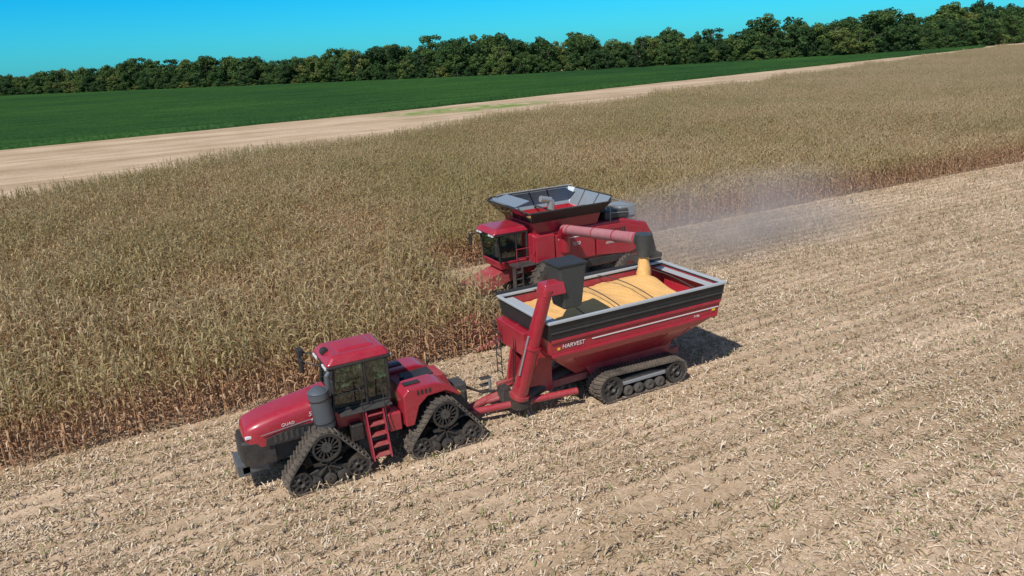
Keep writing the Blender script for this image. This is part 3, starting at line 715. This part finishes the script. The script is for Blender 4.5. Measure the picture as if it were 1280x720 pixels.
while y<39:
    x=-16
    while x<84:
        if inview(x,y,3) and (y<26.7 or x>14.5): pts.append((x+U(-.2,.2),y+U(-.03,.03),0))
        x+=2
    y+=.762
pa=np.array(pts); n=len(pa); rot=np.zeros((n,3)); rot[:,2]=rng.choice([0,math.pi],n); sc=np.ones((n,3))
scatter('corn_stubble',pa,rot,sc,rng.integers(0,5,n),stc)

# ------------------------------------------------------------ ground
def groundmat():
    m,nt,out=newmat('stubble_ground'); g=N(nt,'ShaderNodeNewGeometry'); P=g.outputs['Position']
    b=N(nt,'ShaderNodeBsdfPrincipled'); b.inputs['Roughness'].default_value=.9; b.inputs['Specular IOR Level'].default_value=.1
    nt.links.new(b.outputs[0],out.inputs[0])
    fine=noise(nt,P,14,7,.8); mid=noise(nt,P,3.2,6,.75); bigv=noise(nt,P,.12,5,.6)
    st=noise(nt,mapping(nt,P,(.06,1.1,1)),1,6,.7)
    st2=noise(nt,mapping(nt,P,(.012,.16,1)),1,4,.55)
    c=ramp(nt,[(.3,(.14,.10,.065)),(.43,(.32,.235,.155)),(.52,(.5,.39,.28)),(.6,(.64,.52,.395)),(.72,(.8,.7,.57))],fine)
    c=mix(nt,c,ramp(nt,[(.38,(.34,.25,.17)),(.5,(.53,.42,.305)),(.62,(.69,.57,.44))],mid),.45)
    sep=N(nt,'ShaderNodeSeparateXYZ'); nt.links.new(P,sep.inputs[0])
    rw=math_(nt,'SINE',math_(nt,'MULTIPLY_ADD',sep.outputs[1],8.2457,-.0))
    rw=math_(nt,'MULTIPLY_ADD',rw,.09,1.0)
    cb=N(nt,'ShaderNodeCombineColor'); [nt.links.new(rw,cb.inputs[i]) for i in range(3)]
    c=mix(nt,c,cb.outputs[0],1.0,'MULTIPLY')
    c=mix(nt,c,ramp(nt,[(.36,(.70,.66,.6)),(.5,(.97,.96,.95)),(.64,(1.18,1.16,1.15))],st),.85,'MULTIPLY')
    c=mix(nt,c,ramp(nt,[(.35,(.8,.75,.68)),(.65,(1.18,1.16,1.16))],st2),.9,'MULTIPLY')
    c=mix(nt,c,ramp(nt,[(.35,(.86,.82,.74)),(.65,(1.1,1.08,1.08))],bigv),.7,'MULTIPLY')
    dx=math_(nt,'DIVIDE',math_(nt,'SUBTRACT',sep.outputs[0],72),22); dy=math_(nt,'DIVIDE',math_(nt,'SUBTRACT',sep.outputs[1],157),8)
    rr=math_(nt,'ADD',math_(nt,'MULTIPLY',dx,dx),math_(nt,'MULTIPLY',dy,dy))
    k=math_(nt,'MULTIPLY',math_(nt,'SUBTRACT',1.3,rr,clamp=True),math_(nt,'MULTIPLY_ADD',noise(nt,P,.25,5,.7),6,-2.3,clamp=True),clamp=True)
    c=mix(nt,c,(.15,.24,.05),k)
    far=N(nt,'ShaderNodeMapRange'); far.inputs[1].default_value=330; far.inputs[2].default_value=420; nt.links.new(sep.outputs[1],far.inputs[0])
    c=mix(nt,c,(.09,.12,.04),far.outputs[0])
    nt.links.new(c,b.inputs['Base Color'])
    bp=N(nt,'ShaderNodeBump'); bp.inputs['Distance'].default_value=.05; bp.inputs['Strength'].default_value=.6
    nt.links.new(fine,bp.inputs['Height']); nt.links.new(bp.outputs[0],b.inputs['Normal'])
    return m
mk('ground',[(-3500,-1500,0),(4000,-1500,0),(4000,4500,0),(-3500,4500,0)],[(0,1,2,3)],groundmat())

# soybean field
def soymat():
    m,nt,out=newmat('soybean_canopy'); g=N(nt,'ShaderNodeNewGeometry'); P=g.outputs['Position']
    b=N(nt,'ShaderNodeBsdfDiffuse'); nt.links.new(b.outputs[0],out.inputs[0])
    f=noise(nt,P,1.5,6,.7); f2=noise(nt,mapping(nt,P,(.02,.25,1)),1,5,.6); f3=noise(nt,P,.012,4,.6)
    c=ramp(nt,[(.3,(.014,.042,.014)),(.5,(.028,.078,.025)),(.7,(.055,.12,.04))],f)
    c=mix(nt,c,ramp(nt,[(.35,(.72,.75,.75)),(.65,(1.2,1.2,1.1))],f2),.9,'MULTIPLY')
    c=mix(nt,c,ramp(nt,[(.35,(.75,.8,.9)),(.65,(1.3,1.2,1.0))],f3),.8,'MULTIPLY')
    nt.links.new(c,b.inputs['Color'])
    bp=N(nt,'ShaderNodeBump'); bp.inputs['Distance'].default_value=.3; bp.inputs['Strength'].default_value=.8
    nt.links.new(f,bp.inputs['Height']); nt.links.new(bp.outputs[0],b.inputs['Normal'])
    return m
def interp(x,P):
    for (a,b) in zip(P[:-1],P[1:]):
        if x<=b[0]: return a[1]+(b[1]-a[1])*(x-a[0])/(b[0]-a[0])
    return P[-1][1]
LO=[(-320,126),(-17,160),(64,170),(399,244),(430,262)]
TREE=[(-320,960),(-160,756),(-58,627),(175,331),(359,259),(430,266),(502,283),(620,320)]
V=[];F=[];nx,ny=150,90
for i in range(nx+1):
    x=-320+750*i/nx; lo=interp(x,LO)+U(-.6,.6); hi=max(interp(x,TREE)+4,lo+.5)
    for j in range(ny+1):
        f=j/ny; z=.85+U(-.12,.12)
        if j==0: z=0.0; y=lo
        elif j==1: y=lo+.4
        else: y=lo+.4+(hi-lo-.4)*((j-1)/(ny-1))**1.5
        V.append((x,y,z))
for i in range(nx):
    for j in range(ny):
        a=i*(ny+1)+j; F.append((a,a+ny+1,a+ny+2,a+1))
mk('soybean_field',V,F,soymat(),None,0,2,180)

# ------------------------------------------------------------ trees
def treemats():
    m,nt,out=newmat('tree_foliage'); g=N(nt,'ShaderNodeNewGeometry'); oi=N(nt,'ShaderNodeObjectInfo')
    c=ramp(nt,[(0,(.04,.075,.035)),(.35,(.06,.11,.042)),(.7,(.085,.14,.048)),(.9,(.12,.17,.055)),(1,(.18,.19,.065))],oi.outputs['Random'])
    c=mix(nt,c,ramp(nt,[(0,(.6,.65,.6)),(1,(1.5,1.45,1.4))],g.outputs['Random Per Island']),1,'MULTIPLY')
    d=N(nt,'ShaderNodeBsdfDiffuse'); nt.links.new(c,d.inputs[0]); t=N(nt,'ShaderNodeBsdfTranslucent'); nt.links.new(c,t.inputs[0])
    mx=N(nt,'ShaderNodeMixShader'); mx.inputs[0].default_value=.35; nt.links.new(d.outputs[0],mx.inputs[1]); nt.links.new(t.outputs[0],mx.inputs[2]); nt.links.new(mx.outputs[0],out.inputs[0])
    return m
FOL=treemats(); BARK=paint('bark',(.16,.13,.10),.9,0,.1)
trc=bpy.data.collections.new('tree_variants')
for v in range(9):
    V=[];F=[];mi=[]
    H=U(14,20); rad=U(4.6,7.4)
    def limb(p,q,r0,r1):
        d=(q-p).normalized(); u=d.orthogonal().normalized(); w=d.cross(u); k=len(V)
        for c,r in ((p,r0),(q,r1)):
            for i in range(6): V.append(c+u*math.cos(i*1.047)*r+w*math.sin(i*1.047)*r)
        for i in range(6): F.append((k+i,k+(i+1)%6,k+6+(i+1)%6,k+6+i)); mi.append(1)
    limb(Vector((0,0,0)),Vector((0,0,H*.45)),.38,.26); limb(Vector((0,0,H*.45)),Vector((U(-.6,.6),U(-.6,.6),H*.8)),.26,.07)
    nb=26
    for b in range(nb):
        f=b/(nb-1); z=H*(.12+.78*f)+U(-.9,.9); env=rad*math.sqrt(max(.12,1-((f-.48)/.6)**2)); a=b*2.4+U(-.8,.8)
        rr=env*U(.2,1.0)
        c=Vector((rr*math.cos(a),rr*math.sin(a),z)); br=U(.9,2.3)
        limb(Vector((0,0,max(1.5,z-2.5))),c,.12,.04)
        for q in range(int(38*br*br)):
            d=Vector((random.gauss(0,1),random.gauss(0,1),random.gauss(0,1))).normalized()
            p=c+Vector((d.x*br*1.15,d.y*br*1.15,d.z*br*.8))*U(.55,1.18)
            nn=(d+Vector((U(-.9,.9),U(-.9,.9),U(-.3,.9)))).normalized(); u=nn.orthogonal().normalized(); w=nn.cross(u); s=U(.2,.42); k=len(V)
            V+=[p-u*s-w*s*.6,p+u*s*.8-w*s,p+u*s+w*s*.7,p-u*s*.7+w*s]; F.append((k,k+1,k+2,k+3)); mi.append(0)
    srcmesh(trc,'tree_%d'%v,V,F,[FOL,BARK],mi)
pts=[];scs=[]
path=TREE
HS=[(-320,.85),(-58,.8),(60,.92),(175,.98),(260,.9),(359,.98),(430,1.08),(620,1.1)]
for (a,b) in zip(path[:-1],path[1:]):
    d=Vector((b[0]-a[0],b[1]-a[1])); Ln=d.length; d/=Ln; nrm=Vector((-d.y,d.x)); 
    if nrm.y<0: nrm=-nrm
    s=0
    while s<Ln:
        px=a[0]+d.x*s; py=a[1]+d.y*s
        hsc=interp(px,HS)*(1.0+.09*math.sin(px*.043+1)+.08*math.sin(px*.13)+.05*math.sin(px*.37))
        for r_ in range(4):
            off=r_*7+U(-3,3); k=hsc*U(.74,1.24)*(1.0 if r_ else .72)
            pts.append((px+nrm.x*off+U(-3,3),py+nrm.y*off+U(-3,3),-.3)); scs.append((k*U(.85,1.2),k*U(.85,1.2),k))
        pts.append((px-nrm.x*3,py-nrm.y*3,-1.2)); k=U(.22,.5); scs.append((k*1.5,k*1.5,k))
        s+=U(5,8)
for (x,y,k) in ((345,266,1.2),(352,268,1.4),(360,272,1.5),(368,266,1.25),(382,275,1.2),(430,282,1.25),(470,290,1.3)):
    pts.append((x,y,-.3)); scs.append((k,k,k))
pa=np.array(pts); n=len(pa); rot=np.zeros((n,3)); rot[:,2]=rng.uniform(0,6.28,n)
scatter('distant_treeline',pa,rot,np.array(scs),rng.integers(0,9,n),trc)

# ------------------------------------------------------------ dust behind the combine
def dustmat():
    m,nt,out=newmat('dust'); v=N(nt,'ShaderNodeVolumePrincipled'); nt.links.new(v.outputs[0],out.inputs['Volume'])
    tc=N(nt,'ShaderNodeTexCoord'); O=tc.outputs['Object']
    ln=N(nt,'ShaderNodeVectorMath',operation='LENGTH'); nt.links.new(O,ln.inputs[0])
    fall=math_(nt,'SUBTRACT',1,ln.outputs['Value'],clamp=True)
    g=N(nt,'ShaderNodeNewGeometry'); nz=noise(nt,g.outputs['Position'],.25,2,.5)
    nz=math_(nt,'MULTIPLY_ADD',nz,3.0,-.75,clamp=True)
    sep=N(nt,'ShaderNodeSeparateXYZ'); nt.links.new(O,sep.inputs[0])
    end=math_(nt,'MULTIPLY_ADD',sep.outputs[0],-.7,.55,clamp=True)
    d=math_(nt,'MULTIPLY',math_(nt,'MULTIPLY',math_(nt,'MULTIPLY',fall,nz),end),.40)
    nt.links.new(d,v.inputs['Density']); v.inputs['Color'].default_value=(.94,.81,.75,1); v.inputs['Anisotropy'].default_value=0
    return m
me=bpy.data.meshes.new('dust_cloud'); bm=bmesh.new(); bmesh.ops.create_icosphere(bm,subdivisions=3,radius=1); bm.to_mesh(me); bm.free()
me.materials.append(dustmat()); o=bpy.data.objects.new('dust_cloud',me); link(o); o.location=(34.5,34.0,.5); o.scale=(16,6.2,4.2)

# ------------------------------------------------------------ light
sd=Vector((-.62,-.40,0)).normalized(); el=math.radians(50)
sun=Vector((sd.x*math.cos(el),sd.y*math.cos(el),math.sin(el)))
ld=bpy.data.lights.new('sun','SUN'); ld.energy=4.7; ld.angle=math.radians(.5); ld.color=(1,.955,.89)
lo=bpy.data.objects.new('sun',ld); link(lo); lo.rotation_euler=sun.to_track_quat('Z','Y').to_euler(); lo.location=(0,0,60)
w=bpy.data.worlds.new('World'); scene.world=w; w.use_nodes=True; nt=w.node_tree; nt.nodes.clear()
out=N(nt,'ShaderNodeOutputWorld'); bg=N(nt,'ShaderNodeBackground'); nt.links.new(bg.outputs[0],out.inputs[0])
sky=N(nt,'ShaderNodeTexSky',sky_type='NISHITA'); sky.sun_disc=False; sky.sun_elevation=el; sky.sun_rotation=math.atan2(sun.x,sun.y)
sky.air_density=1.0; sky.dust_density=.3; sky.ozone_density=2.5
tc=N(nt,'ShaderNodeTexCoord'); sp=N(nt,'ShaderNodeSeparateXYZ'); nt.links.new(tc.outputs['Generated'],sp.inputs[0])
tint=ramp(nt,[(0,(.14,.94,1.45)),(.08,(.03,.88,1.5)),(.25,(.7,.95,1.05)),(.5,(1,1,1))],sp.outputs[2])
nt.links.new(mix(nt,sky.outputs[0],tint,1.0,'MULTIPLY'),bg.inputs[0]); bg.inputs[1].default_value=.092

# ------------------------------------------------------------ camera
yaw=math.radians(27); p=math.radians(17.4); r=math.radians(3.2)
f=Vector((math.sin(yaw)*math.cos(p),math.cos(yaw)*math.cos(p),-math.sin(p)))
r0=Vector((math.cos(yaw),-math.sin(yaw),0)); u0=r0.cross(f)
cr=r0*math.cos(r)-u0*math.sin(r); cu=r0*math.sin(r)+u0*math.cos(r)
M=Matrix((cr,cu,-f)).transposed().to_4x4(); M.translation=Vector((0,0,12))
cd=bpy.data.cameras.new('camera'); cd.lens=26.72; cd.sensor_width=36; cd.clip_end=8000; cd.clip_start=.1
cam=bpy.data.objects.new('camera',cd); link(cam); cam.matrix_world=M; scene.camera=cam
